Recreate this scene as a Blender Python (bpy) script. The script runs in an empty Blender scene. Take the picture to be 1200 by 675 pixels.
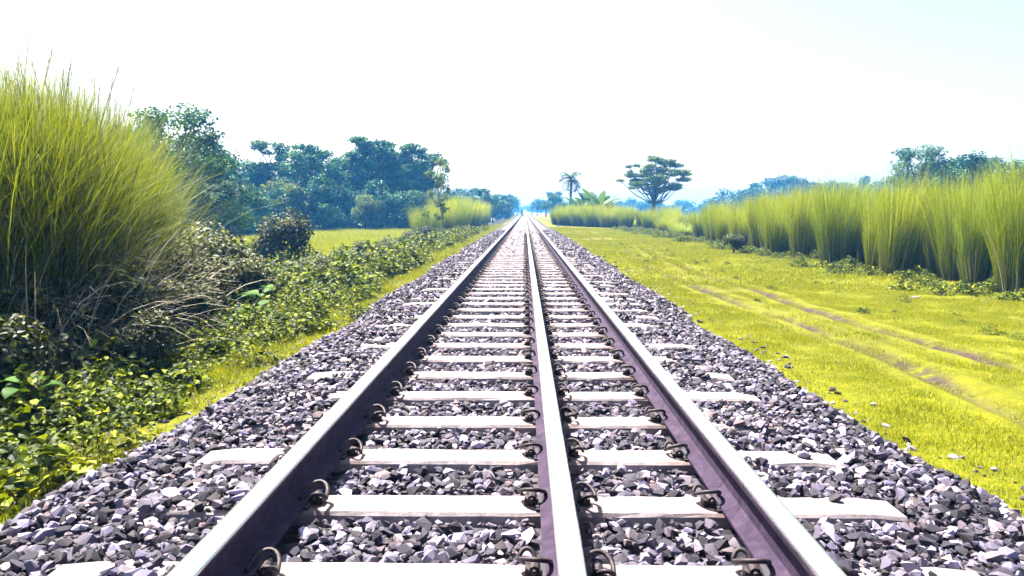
import bpy, bmesh, math, random
import numpy as np
from mathutils import Vector, Matrix

S = bpy.context.scene
COL = S.collection
R = math.radians

# ------------------------------------------------------------------ camera, sky, sun, exposure
CAM_Z = 1.15
cam_d = bpy.data.cameras.new("camera"); cam = bpy.data.objects.new("camera", cam_d); COL.objects.link(cam)
cam_d.sensor_width = 36.0; cam_d.lens = 27.0
cam_d.clip_start = 0.05; cam_d.clip_end = 12000
cam.location = (0, 0, CAM_Z)
cam.rotation_euler = (R(90 - 5.68), 0, R(0.955))
S.camera = cam

SUN_EL, SUN_AZ = 60.0, -42.0            # azimuth from +Y, negative = towards -X (left of the track)
W = bpy.data.worlds.new("World"); S.world = W; W.use_nodes = True
nt = W.node_tree; nt.nodes.clear()
sky = nt.nodes.new('ShaderNodeTexSky'); sky.sky_type = 'NISHITA'; sky.sun_disc = False
sky.sun_elevation = R(SUN_EL); sky.sun_rotation = R(SUN_AZ)
sky.altitude = 0; sky.air_density = .75; sky.dust_density = 3.0; sky.ozone_density = 0.2
bg = nt.nodes.new('ShaderNodeBackground'); bg.inputs['Strength'].default_value = 0.060
out = nt.nodes.new('ShaderNodeOutputWorld')
nt.links.new(sky.outputs[0], bg.inputs['Color']); nt.links.new(bg.outputs[0], out.inputs['Surface'])

sd = bpy.data.lights.new("sun", 'SUN'); sd.energy = 5.0; sd.angle = R(0.6); sd.color = (1.0, 0.94, 0.84)
sun = bpy.data.objects.new("sun", sd); COL.objects.link(sun)
dirv = Vector((math.sin(R(SUN_AZ)) * math.cos(R(SUN_EL)), math.cos(R(SUN_AZ)) * math.cos(R(SUN_EL)), math.sin(R(SUN_EL))))
sun.rotation_euler = dirv.to_track_quat('Z', 'Y').to_euler()
sun.location = (-30, 30, 60)

S.view_settings.view_transform = 'Standard'; S.view_settings.look = 'None'
S.view_settings.exposure = 2.55; S.view_settings.gamma = 1.0; S.view_settings.use_curve_mapping = False
S.render.engine = 'CYCLES'
S.cycles.max_bounces = 6; S.cycles.diffuse_bounces = 3; S.cycles.glossy_bounces = 2
S.cycles.transmission_bounces = 4; S.cycles.volume_bounces = 0; S.cycles.transparent_max_bounces = 4
S.cycles.use_denoising = True

rng = np.random.default_rng(7)
random.seed(7)

# ------------------------------------------------------------------ helpers
def tag(o, label=None, cat=None, group=None, kind=None):
    if label: o['label'] = label
    if cat: o['category'] = cat
    if group: o['group'] = group
    if kind: o['kind'] = kind
    return o

def make_mesh(name, V, F, mats, attrs=None, smooth=False, mat_idx=None):
    V = np.asarray(V, dtype=np.float32).reshape(-1, 3); F = np.asarray(F, dtype=np.int32)
    me = bpy.data.meshes.new(name)
    k = F.shape[1]
    me.vertices.add(len(V)); me.vertices.foreach_set('co', V.ravel())
    me.loops.add(F.size); me.loops.foreach_set('vertex_index', F.ravel())
    me.polygons.add(len(F))
    me.polygons.foreach_set('loop_start', np.arange(0, F.size, k, dtype=np.int32))
    me.polygons.foreach_set('use_smooth', np.full(len(F), smooth))
    if mat_idx is not None: me.polygons.foreach_set('material_index', np.asarray(mat_idx, dtype=np.int32))
    for m in (mats if isinstance(mats, (list, tuple)) else [mats]): me.materials.append(m)
    for a, v in (attrs or {}).items():
        at = me.attributes.new(a, 'FLOAT', 'POINT'); at.data.foreach_set('value', np.asarray(v, dtype=np.float32))
    me.update(calc_edges=True); me.validate()
    return me

def link(name, me, parent=None, loc=None):
    o = bpy.data.objects.new(name, me); COL.objects.link(o)
    if parent: o.parent = parent
    if loc is not None: o.location = loc
    return o

class Acc:
    """collects vertices, triangles and two per-vertex values (tint, hgt)"""
    def __init__(s): s.V = []; s.F = []; s.t = []; s.h = []; s.n = 0
    def add(s, V, F, t=None, h=None):
        V = np.asarray(V, dtype=np.float64).reshape(-1, 3); F = np.asarray(F, dtype=np.int64)
        s.V.append(V); s.F.append(F + s.n); n = len(V); s.n += n
        s.t.append(np.broadcast_to(0.5 if t is None else t, (n,)).astype(float))
        s.h.append(np.broadcast_to(0.5 if h is None else h, (n,)).astype(float))
    def mesh(s, name, mat, smooth=False):
        return make_mesh(name, np.concatenate(s.V), np.concatenate(s.F), mat,
                         {'tint': np.concatenate(s.t), 'hgt': np.concatenate(s.h)}, smooth)

def tube(path, rad, n=6):
    P = np.asarray(path, float); m = len(P); rad = np.broadcast_to(rad, (m,))
    T = np.gradient(P, axis=0); T /= np.linalg.norm(T, axis=1)[:, None] + 1e-9
    ref = np.array([0.13, 0.27, 0.95]) if abs(T[0, 2]) < 0.8 else np.array([0.95, 0.2, 0.1])
    U = np.cross(T, ref); U /= np.linalg.norm(U, axis=1)[:, None] + 1e-9
    B = np.cross(T, U)
    a = np.arange(n) * 2 * math.pi / n
    V = P[:, None, :] + rad[:, None, None] * (np.cos(a)[None, :, None] * U[:, None, :] + np.sin(a)[None, :, None] * B[:, None, :])
    F = []
    for i in range(m - 1):
        for j in range(n):
            p, q = i * n + j, i * n + (j + 1) % n
            F += [(p, q, q + n), (p, q + n, p + n)]
    V = np.concatenate([V.reshape(-1, 3), P[:1], P[-1:]])
    for j in range(n):
        F += [(m * n, (j + 1) % n, j), (m * n + 1, (m - 1) * n + j, (m - 1) * n + (j + 1) % n)]
    return V, np.array(F)

def blades(pos, az, length, lean, curl, width, nseg=4, tint=None, rg=rng, tipw=0.15):
    """grass blades / stems as tapering bent strips; all arguments arrays of length N"""
    N = len(pos); s = np.linspace(0, 1, nseg + 1)
    th = lean[:, None] + curl[:, None] * s[None, :] ** 1.6
    ds = (length / nseg)[:, None]
    r = np.concatenate([np.zeros((N, 1)), np.cumsum(np.sin(th[:, :-1]) * ds, 1)], 1)
    z = np.concatenate([np.zeros((N, 1)), np.cumsum(np.cos(th[:, :-1]) * ds, 1)], 1)
    C = np.stack([pos[:, 0, None] + r * np.cos(az)[:, None], pos[:, 1, None] + r * np.sin(az)[:, None], pos[:, 2, None] + z], -1)
    tw = az + math.pi / 2 + rg.normal(0, 0.7, N)
    side = np.stack([np.cos(tw), np.sin(tw), rg.normal(0, .1, N)], -1)
    w = width[:, None] * (1 - (1 - tipw) * s[None, :] ** 1.5) * 0.5
    L = C - side[:, None, :] * w[..., None]; Rr = C + side[:, None, :] * w[..., None]
    V = np.stack([L, Rr], 2).reshape(N, -1, 3)
    f = []
    for i in range(nseg):
        a = 2 * i; f += [(a, a + 1, a + 3), (a, a + 3, a + 2)]
    F = (np.array(f)[None] + (np.arange(N) * 2 * (nseg + 1))[:, None, None]).reshape(-1, 3)
    t = np.repeat(rg.random(N) if tint is None else tint, 2 * (nseg + 1))
    h = np.tile(np.repeat(s, 2), N)
    return V.reshape(-1, 3), F, t, h

def leaves(pos, size, rg=rng, up=0.6, tint=None, hgt=None, aspect=0.55, out=None, hexa=False):
    """folded four-point leaves with their own orientation"""
    N = len(pos)
    nrm = rg.normal(0, 1, (N, 3)); nrm /= np.linalg.norm(nrm, axis=1)[:, None]
    nrm[:, 2] = np.abs(nrm[:, 2]) + up
    if out is not None: nrm += out
    nrm /= np.linalg.norm(nrm, axis=1)[:, None]
    d = rg.normal(0, 1, (N, 3)); d -= (d * nrm).sum(1)[:, None] * nrm; d /= np.linalg.norm(d, axis=1)[:, None] + 1e-9
    e = np.cross(nrm, d)
    sz = np.asarray(size)[:, None]
    b = pos - d * sz * .5; t = pos + d * sz * .5 - nrm * sz * .12
    l = pos + e * sz * aspect * .5 + nrm * sz * .12 - d * sz * .06; r = pos - e * sz * aspect * .5 + nrm * sz * .12 - d * sz * .06
    if hexa:
        l2 = pos + e * sz * aspect * .40 + nrm * sz * .06 + d * sz * .26; r2 = pos - e * sz * aspect * .40 + nrm * sz * .06 + d * sz * .26
        l1 = l - d * sz * .16; r1 = r - d * sz * .16; mid = pos + nrm * sz * .02
        V = np.stack([b, l1, l2, t, r2, r1, mid], 1).reshape(-1, 3)
        F = (np.array([(0, 6, 1), (1, 6, 2), (2, 6, 3), (3, 6, 4), (4, 6, 5), (5, 6, 0)])[None] + (np.arange(N) * 7)[:, None, None]).reshape(-1, 3)
        return V, F, np.repeat(rg.random(N) if tint is None else tint, 7), np.repeat(np.full(N, .5) if hgt is None else hgt, 7)
    V = np.stack([b, l, t, r], 1).reshape(-1, 3)
    F = (np.array([(0, 2, 1), (0, 3, 2)])[None] + (np.arange(N) * 4)[:, None, None]).reshape(-1, 3)
    tt = np.repeat(rg.random(N) if tint is None else tint, 4)
    hh = np.repeat(np.full(N, .5) if hgt is None else hgt, 4)
    return V, F, tt, hh

def blob_points(N, c, r, rg=rng, bias=2.4):
    d = rg.normal(0, 1, (N, 3)); d /= np.linalg.norm(d, axis=1)[:, None]
    rad = rg.random(N) ** (1 / bias)
    return np.asarray(c) + d * rad[:, None] * np.asarray(r), d

def fnoise(x, y, k=1.0, seed=0.0):
    x = np.asarray(x) * k; y = np.asarray(y) * k
    return (np.sin(x * 1.7 + 1.3 * np.sin(y * 1.1 + seed) + seed) + np.sin(y * 2.1 + 1.7 * np.sin(x * .9 - seed)) + .6 * np.sin(3.7 * x + 2.9 * y + seed * 2)) / 2.6

# ------------------------------------------------------------------ materials
def mat(name):
    m = bpy.data.materials.new(name); m.use_nodes = True; n = m.node_tree; n.nodes.clear()
    o = n.nodes.new('ShaderNodeOutputMaterial'); return m, n, o

def ramp(n, stops, fac):
    r = n.nodes.new('ShaderNodeValToRGB'); el = r.color_ramp.elements
    while len(el) < len(stops): el.new(0.5)
    for e, (p, c) in zip(el, stops): e.position = p; e.color = (*c, 1)
    n.links.new(fac, r.inputs[0]); return r.outputs[0]

def attr(n, a):
    x = n.nodes.new('ShaderNodeAttribute'); x.attribute_name = a; return x.outputs['Fac']

def noise(n, scale, detail=4, rough=.6, coord='Object', vec=None):
    t = n.nodes.new('ShaderNodeTexNoise'); t.inputs['Scale'].default_value = scale; t.inputs['Detail'].default_value = detail; t.inputs['Roughness'].default_value = rough
    if vec is None:
        c = n.nodes.new('ShaderNodeTexCoord'); vec = c.outputs[coord]
    n.links.new(vec, t.inputs['Vector']); return t.outputs['Fac']

def mixc(n, a, b, fac, mode='MIX'):
    m = n.nodes.new('ShaderNodeMix'); m.data_type = 'RGBA'; m.blend_type = mode
    for k, v in ((0, fac), (6, a), (7, b)):
        if isinstance(v, (int, float)): m.inputs[k].default_value = v
        elif isinstance(v, tuple): m.inputs[k].default_value = (*v, 1)
        else: n.links.new(v, m.inputs[k])
    return m.outputs[2]

def math_n(n, op, a, b=None, clamp=False):
    m = n.nodes.new('ShaderNodeMath'); m.operation = op; m.use_clamp = clamp
    for k, v in ((0, a), (1, b)):
        if v is None: continue
        if isinstance(v, (int, float)): m.inputs[k].default_value = v
        else: n.links.new(v, m.inputs[k])
    return m.outputs[0]

def bsdf(n, o, color, rough=.7, metal=0, spec=.3, bump=None, bump_d=.02, bump_s=.6):
    p = n.nodes.new('ShaderNodeBsdfPrincipled')
    if isinstance(color, tuple): p.inputs['Base Color'].default_value = (*color, 1)
    else: n.links.new(color, p.inputs['Base Color'])
    if isinstance(rough, (int, float)): p.inputs['Roughness'].default_value = rough
    else: n.links.new(rough, p.inputs['Roughness'])
    p.inputs['Metallic'].default_value = metal; p.inputs['Specular IOR Level'].default_value = spec
    if bump is not None:
        b = n.nodes.new('ShaderNodeBump'); b.inputs['Distance'].default_value = bump_d; b.inputs['Strength'].default_value = bump_s
        n.links.new(bump, b.inputs['Height']); n.links.new(b.outputs[0], p.inputs['Normal'])
    n.links.new(p.outputs[0], o.inputs[0]); return p

def leaf_mat(name, c_lo, c_hi, by='tint', trans=.35, stops=None, spec=.25, tr_tint=(1.15, 1.1, .5)):
    """foliage: diffuse front with light passing through; colour varies from leaf to leaf"""
    m, n, o = mat(name)
    col = ramp(n, stops or [(0, c_lo), (1, c_hi)], attr(n, by))
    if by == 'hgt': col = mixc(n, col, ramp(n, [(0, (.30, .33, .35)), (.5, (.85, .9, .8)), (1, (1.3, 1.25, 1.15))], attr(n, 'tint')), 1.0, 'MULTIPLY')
    oi = n.nodes.new('ShaderNodeObjectInfo')
    col = mixc(n, col, ramp(n, [(0, (.8, .86, .8)), (.5, (1, 1, 1)), (1, (1.16, 1.08, .9))], oi.outputs['Random']), 1.0, 'MULTIPLY')
    p = n.nodes.new('ShaderNodeBsdfPrincipled'); n.links.new(col, p.inputs['Base Color']); p.inputs['Roughness'].default_value = .55; p.inputs['Specular IOR Level'].default_value = spec
    t = n.nodes.new('ShaderNodeBsdfTranslucent'); n.links.new(mixc(n, col, tr_tint, 1.0, 'MULTIPLY'), t.inputs['Color'])
    mx = n.nodes.new('ShaderNodeMixShader'); mx.inputs[0].default_value = trans
    n.links.new(p.outputs[0], mx.inputs[1]); n.links.new(t.outputs[0], mx.inputs[2]); n.links.new(mx.outputs[0], o.inputs[0])
    return m

M = {}
M['tall_grass'] = leaf_mat('tall_grass', None, None, 'hgt', .4, [(0, (.009, .008, .007)), (.42, (.018, .022, .007)), (.68, (.095, .125, .008)), (1, (.225, .265, .03))])  # near-black lower half paints in the shade deep inside the clump
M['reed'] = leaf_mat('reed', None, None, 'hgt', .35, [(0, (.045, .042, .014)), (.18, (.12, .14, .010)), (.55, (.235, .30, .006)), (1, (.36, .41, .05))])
M['dry_stem'] = leaf_mat('dry_stem', (.20, .165, .11), (.66, .60, .48), 'tint', .15, tr_tint=(1, .95, .8))
M['plume'] = leaf_mat('plume', (.18, .17, .10), (.34, .32, .24), 'tint', .4, tr_tint=(1, .98, .9))
M['short_grass'] = leaf_mat('short_grass', (.10, .12, .003), (.31, .325, .003), 'tint', .35, tr_tint=(1.1, 1.1, .4))
M['paddy'] = leaf_mat('paddy', (.20, .235, .005), (.33, .34, .006), 'tint', .4, tr_tint=(1.1, 1.1, .4))
M['weed'] = leaf_mat('weed', None, None, 'tint', .3, spec=.12, stops=[(0, (.005, .014, .006)), (.35, (.045, .07, .007)), (.65, (.19, .235, .008)), (1, (.40, .41, .07))])  # blackest leaf tones stand in for shaded gaps among the weeds
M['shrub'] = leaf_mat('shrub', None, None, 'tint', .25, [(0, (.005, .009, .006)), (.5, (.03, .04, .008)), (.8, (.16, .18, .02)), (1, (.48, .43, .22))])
M['big_leaf'] = leaf_mat('big_leaf', (.03, .075, .012), (.055, .125, .018), 'tint', .2, spec=.05, tr_tint=(.9, 1.1, .5))
M['crown'] = leaf_mat('crown', None, None, 'tint', .25, [(0, (.003, .024, .026)), (.5, (.016, .085, .05)), (1, (.13, .27, .035))])  # teal darks carry the haze blue, bright end the sunlit leaves
M['crown_pale'] = leaf_mat('crown_pale', None, None, 'tint', .3, [(0, (.03, .065, .022)), (.5, (.085, .14, .025)), (1, (.20, .24, .04))])
M['banana'] = leaf_mat('banana', (.02, .055, .012), (.055, .11, .016), 'tint', .4)

m, n, o = mat('bark'); bsdf(n, o, ramp(n, [(.3, (.035, .028, .022)), (.7, (.09, .075, .06))], noise(n, 9)), .9, bump=noise(n, 30), bump_d=.02); M['bark'] = m
m, n, o = mat('pale_bark'); bsdf(n, o, ramp(n, [(.3, (.16, .15, .09)), (.7, (.30, .28, .17))], noise(n, 9)), .9, bump=noise(n, 30), bump_d=.02); M['pale_bark'] = m

# crushed stone: lilac-grey granite, per-stone tone + speckle; blackest tones stand in for shaded gaps
m, n, o = mat('ballast_stone')
c = ramp(n, [(0, (.006, .005, .010)), (.35, (.026, .023, .032)), (.65, (.11, .10, .12)), (1, (.38, .355, .385))], attr(n, 'tint'))
c = mixc(n, c, ramp(n, [(.3, (.55, .53, .58)), (.7, (1.2, 1.16, 1.18))], noise(n, 90, 5, .7)), 1.0, 'MULTIPLY')
c = mixc(n, c, ramp(n, [(0, (.88, .88, 1.22)), (.5, (1, .97, 1.1)), (.85, (1.05, .98, 1.0)), (1, (1.2, .92, .82))], attr(n, 'hgt')), 1.0, 'MULTIPLY')
bsdf(n, o, c, .75, spec=.35, bump=noise(n, 160, 4), bump_d=.004); M['stone'] = m
m, n, o = mat('ballast_bed')
v = n.nodes.new('ShaderNodeTexVoronoi'); v.inputs['Scale'].default_value = 15; tc = n.nodes.new('ShaderNodeTexCoord'); n.links.new(tc.outputs['Object'], v.inputs['Vector'])
sp = n.nodes.new('ShaderNodeSeparateColor'); n.links.new(v.outputs['Color'], sp.inputs[0])
c = ramp(n, [(0, (.006, .005, .010)), (.5, (.03, .026, .038)), (1, (.10, .09, .11))], sp.outputs[0])  # darkened so the colour carries the shade between the stones
bsdf(n, o, c, .85, bump=math_n(n, 'SUBTRACT', 1.0, v.outputs['Distance']), bump_d=.05, bump_s=1); M['bed'] = m
# weathered concrete
m, n, o = mat('sleeper_concrete')
oi = n.nodes.new('ShaderNodeObjectInfo')
c = ramp(n, [(.25, (.15, .13, .14)), (.55, (.27, .245, .255)), (.8, (.36, .33, .335))], noise(n, 7, 6, .65))
c = mixc(n, c, ramp(n, [(.42, (.55, .5, .5)), (.56, (1, 1, 1))], noise(n, 38, 5, .7)), .55, 'MULTIPLY')
c = mixc(n, c, ramp(n, [(0, (.78, .76, .79)), (1, (1.1, 1.06, 1.05))], oi.outputs['Random']), 1.0, 'MULTIPLY')
tc = n.nodes.new('ShaderNodeTexCoord'); sxx = n.nodes.new('ShaderNodeSeparateXYZ'); n.links.new(tc.outputs['Object'], sxx.inputs[0]); seat = None
for r_ in (-0.92, 0.13, 0.825):
    d_ = math_n(n, 'SUBTRACT', 1.0, math_n(n, 'DIVIDE', math_n(n, 'ABSOLUTE', math_n(n, 'SUBTRACT', sxx.outputs[0], r_)), .27), True); seat = d_ if seat is None else math_n(n, 'MAXIMUM', seat, d_)
c = mixc(n, c, (.11, .07, .06), math_n(n, 'MULTIPLY', seat, math_n(n, 'MULTIPLY', noise(n, 11, 6, .7), 1.6), True))
bsdf(n, o, c, .85, spec=.2, bump=noise(n, 120, 5), bump_d=.003); M['concrete'] = m
# rail steel
m, n, o = mat('rail_rust')
c = ramp(n, [(.3, (.008, .004, .012)), (.5, (.024, .014, .034)), (.68, (.042, .026, .052)), (.85, (.07, .036, .045))], noise(n, 14, 6, .7))
bsdf(n, o, c, .85, metal=.0, spec=.18, bump=noise(n, 90, 4), bump_d=.002); M['rail_rust'] = m
m, n, o = mat('rail_polished')
st = n.nodes.new('ShaderNodeTexCoord'); mp = n.nodes.new('ShaderNodeMapping'); mp.inputs['Scale'].default_value = (120, .7, 1); n.links.new(st.outputs['Object'], mp.inputs[0])
ns = noise(n, 1.0, 4, vec=mp.outputs[0])
bsdf(n, o, ramp(n, [(.3, (.80, .81, .84)), (.7, (.93, .94, .95))], ns), ramp(n, [(.3, (.16, .16, .16)), (.7, (.30, .30, .30))], ns), metal=.95, spec=.5); M['rail_polished'] = m
m, n, o = mat('clip_iron'); bsdf(n, o, ramp(n, [(.35, (.010, .007, .010)), (.7, (.045, .03, .035))], noise(n, 60, 4)), .6, metal=.3, spec=.4, bump=noise(n, 200), bump_d=.001); M['clip'] = m
m, n, o = mat('clip_pad'); bsdf(n, o, (.03, .028, .035), .8); M['pad'] = m

# ------------------------------------------------------------------ ground sheet
RUT1, RUT2 = 3.40, 4.36
def rut_x(k, y): return (RUT1, RUT2)[k] + .22 * np.sin(y * .23 + .6 * k) + .07 * np.sin(y * .83 + 2 * k)
KX = [-4000, -30, -9, -6.2, -3.4, -2.25, -1.8, 1.8, 2.2, 5, 10, 14, 30, 4000]
KZ = [-1.15, -1.15, -1.12, -.92, -.46, -.29, -.36, -.36, -.27, -.33, -.44, -.6, -.8, -.8]
def ground_z(x, y):
    x = np.asarray(x, float); y = np.asarray(y, float)
    z = np.interp(x, KX, KZ)
    out = np.clip((np.abs(x) - 2.6) / 1.5, 0, 1) * np.clip(1 - (np.abs(x) - 20) / 20, 0, 1)
    z = z + out * (.035 * fnoise(x, y, .9, 1.0) + .015 * fnoise(x, y, 3.1, 4.0))
    for k in (0, 1):
        d = (x - rut_x(k, y)) / .13
        z = z - .055 * np.exp(-d * d) * np.clip((y + 2) / 4, 0, 1) + .02 * np.exp(-((np.abs(d) - 1.9) / .7) ** 2)
    return z

gx = np.unique(np.round(np.concatenate([-np.geomspace(9, 900, 22), np.arange(-9, 2.2, .25), np.arange(2.2, 5.6, .05), np.arange(5.6, 12, .25), np.geomspace(12, 900, 22)]), 3))
gy = np.unique(np.round(np.concatenate([-np.geomspace(6, 300, 8), np.arange(-6, 1, .5), np.arange(1, 16, .16), np.arange(16, 40, .6), np.geomspace(40, 1500, 26)]), 3))
GX, GY = np.meshgrid(gx, gy); GZ = ground_z(GX, GY)
nx = len(gx); ii = (np.arange(len(gy) - 1)[:, None] * nx + np.arange(nx - 1)[None]).ravel()
gF = np.stack([ii, ii + 1, ii + 1 + nx, ii + nx], 1)
m, n, o = mat('earth_and_turf')
geo = n.nodes.new('ShaderNodeNewGeometry'); sx = n.nodes.new('ShaderNodeSeparateXYZ'); n.links.new(geo.outputs['Position'], sx.inputs[0])
turf = ramp(n, [(.25, (.06, .065, .003)), (.5, (.115, .122, .003)), (.75, (.17, .17, .004))], noise(n, 5.5, 8, .75, vec=geo.outputs['Position']))
soil = ramp(n, [(.3, (.016, .010, .012)), (.7, (.07, .048, .047))], noise(n, 16, 8, .7, vec=geo.outputs['Position']))
# bare, trodden strip: wheel ruts and the worn middle of the cart track
bare = attr(n, 'tint')
pn = noise(n, 2.2, 6, .7, vec=geo.outputs['Position'])
fac = math_n(n, 'MULTIPLY', bare, ramp(n, [(.34, (0, 0, 0)), (.46, (1, 1, 1))], pn))
far = ramp(n, [(.3, (.10, .11, .008)), (.5, (.15, .155, .010)), (.7, (.19, .18, .012))], noise(n, .35, 6, .6, vec=geo.outputs['Position']))
turf = mixc(n, turf, ramp(n, [(.32, (.45, .42, .4)), (.55, (1, 1, 1)), (.72, (1.25, 1.2, 1))], noise(n, 55, 6, .8, vec=geo.outputs['Position'])), 1.0, 'MULTIPLY')
col = mixc(n, turf, soil, fac)
lf = ramp(n, [(.0, (1, 1, 1)), (1, (0, 0, 0))], math_n(n, 'DIVIDE', math_n(n, 'ADD', sx.outputs[0], 9.0), 3.0, True))
col = mixc(n, col, far, lf)
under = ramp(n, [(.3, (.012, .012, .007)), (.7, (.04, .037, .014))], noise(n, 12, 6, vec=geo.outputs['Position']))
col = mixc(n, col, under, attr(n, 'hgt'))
bsdf(n, o, col, .95, spec=.1, bump=noise(n, 40, 6, vec=geo.outputs['Position']), bump_d=.03); M['ground'] = m
def bareness(x, y):
    b = np.zeros_like(x)
    for k in (0, 1): b = np.maximum(b, 1.7 * np.exp(-((x - rut_x(k, y)) / .12) ** 2) * np.clip(.75 + .9 * fnoise(x * 0 + 3 * k, y, .9, 3.3), 0, 1))
    mid = np.exp(-((x - 3.6) / .8) ** 2) * (.55 + .45 * np.clip(fnoise(x, y, .7, 9), -1, 1)) * np.clip((y - 6) / 8, 0.02, .35)
    return np.clip(np.maximum(b, mid), 0, 1)
bank_shade = np.clip((-2.4 - GX) / .5, 0, 1) * np.clip((GX + 9.5) / 1.5, 0, 1)  # mask for dark ground, painted as shade under the bank weeds
ground = link('ground', make_mesh('ground', np.stack([GX, GY, GZ], -1).reshape(-1, 3), gF, M['ground'], {'tint': bareness(GX, GY).ravel(), 'hgt': bank_shade.ravel()}, True))
tag(ground, kind='structure')

# ------------------------------------------------------------------ ballast bed and stones
RAILS = (-0.92, 0.13, 0.825); PITCH = 0.6065; Y0 = 2.33; SL_A, SL_B = -1.53, 1.46
def bed_z(x, y):
    x = np.asarray(x, float)
    edge = np.abs(x + .02) - (1.80 + .12 * fnoise(y * .9, x * 0, 1.0, 2.0))
    z = np.where(edge < 0, -.055, -.055 - edge * .62)
    inside = (x > RAILS[0]) & (x < RAILS[2])
    return np.maximum(np.where(inside, z + .024, z + .036), -.5)
bx = np.concatenate([np.arange(-2.7, 2.71, .09)]); by = np.concatenate([np.arange(-4, 20, .25), np.arange(20, 60, 1.), np.geomspace(60, 1500, 24)])
BX, BY = np.meshgrid(bx, by); BZ = bed_z(BX, BY) - .02
nb = len(bx); ii = (np.arange(len(by) - 1)[:, None] * nb + np.arange(nb - 1)[None]).ravel()
bed = link('ballast_bed', make_mesh('ballast_bed', np.stack([BX, BY, BZ], -1).reshape(-1, 3), np.stack([ii, ii + 1, ii + 1 + nb, ii + nb], 1), M['bed'], None, True))
tag(bed, kind='structure')

def hull(npts, seed):
    rg = np.random.default_rng(seed); b = bmesh.new()
    p = rg.normal(0, 1, (npts, 3)); p /= np.linalg.norm(p, axis=1)[:, None]
    p *= (.8 + .35 * rg.random((npts, 1))) * np.array([1.0, .72 + .2 * rg.random(), .5 + .2 * rg.random()])
    for q in p: b.verts.new(q)
    g = bmesh.ops.convex_hull(b, input=b.verts)
    bmesh.ops.delete(b, geom=list({x for x in g['geom_interior'] + g['geom_unused'] if isinstance(x, bmesh.types.BMVert)}), context='VERTS')
    bmesh.ops.triangulate(b, faces=b.faces); b.verts.index_update()
    V = np.array([v.co[:] for v in b.verts]); F = np.array([[v.index for v in f.verts] for f in b.faces]); b.free()
    return V, F
HULL = [hull(14, s) for s in range(14)]; HULL_S = [hull(9, 100 + s) for s in range(10)]

def rand_rot(N, rg):
    a = rg.random(N) * 2 * math.pi; bt = rg.normal(0, .35, N); g = rg.normal(0, .35, N)
    ca, sa, cb, sb, cg, sg = np.cos(a), np.sin(a), np.cos(bt), np.sin(bt), np.cos(g), np.sin(g)
    return np.stack([np.stack([ca * cb, ca * sb * sg - sa * cg, ca * sb * cg + sa * sg], -1),
                     np.stack([sa * cb, sa * sb * sg + ca * cg, sa * sb * cg - ca * sg], -1),
                     np.stack([-sb, cb * sg, cb * cg], -1)], 1)

def stone_field(y0, y1, step, smin, smax, rg):
    xs = np.arange(-2.62, 2.62, step); ys = np.arange(y0, y1, step)
    X, Y = np.meshgrid(xs, ys); X = X.ravel() + rg.uniform(-.5, .5, X.size) * step; Y = Y.ravel() + rg.uniform(-.5, .5, Y.size) * step
    sz = smin + (smax - smin) * rg.random(X.size) ** 1.8
    Z = bed_z(X, Y) + rg.uniform(-.012, .012, X.size)
    ph = np.abs((Y - Y0 + PITCH / 2) % PITCH - PITCH / 2)
    inside = (X > RAILS[0]) & (X < RAILS[2]); on = (ph < .112) & (X > SL_A - .02) & (X < SL_B + .02)
    keep = np.ones(X.size, bool)
    keep &= ~(on & inside)
    for r in RAILS: keep &= np.abs(X - r) > .09 + sz * .6
    # outside the rails loose stone lies over parts of the sleeper ends
    cover = fnoise(X * 2.1, Y * 1.3, 2.3, 5.0) + (np.abs(X) - 1.25) * 1.1
    keep &= ~(on & ~inside & (cover < np.where(X > 0, .22, .02)))
    Z = np.where(on & ~inside, np.maximum(Z, .006 + sz * .25), Z)
    gzv = ground_z(X, Y); keep &= (Z > gzv - .02) | ((np.abs(X) < 2.62) & (rg.random(X.size) < .05))
    Z = np.maximum(Z, gzv + sz * .1)
    return X[keep], Y[keep], Z[keep], sz[keep]

def stones_mesh(X, Y, Z, sz, hulls, rg):
    N = len(X); a = Acc(); which = rg.integers(0, len(hulls), N); Rm = rand_rot(N, rg)
    tn = np.clip(rg.beta(1.3, 1.4, N), 0, 1)
    for k, (V, F) in enumerate(hulls):
        s = np.where(which == k)[0]
        if not len(s): continue
        P = np.einsum('nij,vj->nvi', Rm[s], V) * sz[s, None, None] + np.stack([X[s], Y[s], Z[s]], -1)[:, None, :]
        Fk = (F[None] + (np.arange(len(s)) * len(V))[:, None, None]).reshape(-1, 3)
        a.add(P.reshape(-1, 3), Fk, np.repeat(tn[s], len(V)), np.repeat(rg.random(len(s)), len(V)))
    return a
rg = np.random.default_rng(11)
near = stone_field(1.7, 8.0, .0335, .011, .043, rg)
# the 300 stones that show largest are pieces of their own
vis = (near[1] > 2.25) & (np.abs(near[0]) < near[1] * .70)
score = np.where(vis, near[3] / near[1], 0); big = np.argsort(-score)[:300]
rest = np.ones(len(near[0]), bool); rest[big] = False
stone_me = []
for k, (V, F) in enumerate(HULL):
    for q in range(2):
        stone_me.append(make_mesh('stone', V, F, M['stone'], {'tint': np.full(len(V), (.1, .6)[q] + .35 * random.random()), 'hgt': np.full(len(V), random.random())}))
for i in big:
    so = link('stone', random.choice(stone_me), bed, (near[0][i], near[1][i], near[2][i]))
    so.rotation_euler = (random.gauss(0, .35), random.gauss(0, .35), random.random() * 6.28); so.scale = (near[3][i],) * 3
acc = stones_mesh(*[q[rest] for q in near], HULL, rg)
mid = stone_field(8.0, 19.0, .056, .024, .052, rg); a2 = stones_mesh(*mid, HULL_S, rg); acc.add(np.concatenate(a2.V), np.concatenate(a2.F), np.concatenate(a2.t), np.concatenate(a2.h))
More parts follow.
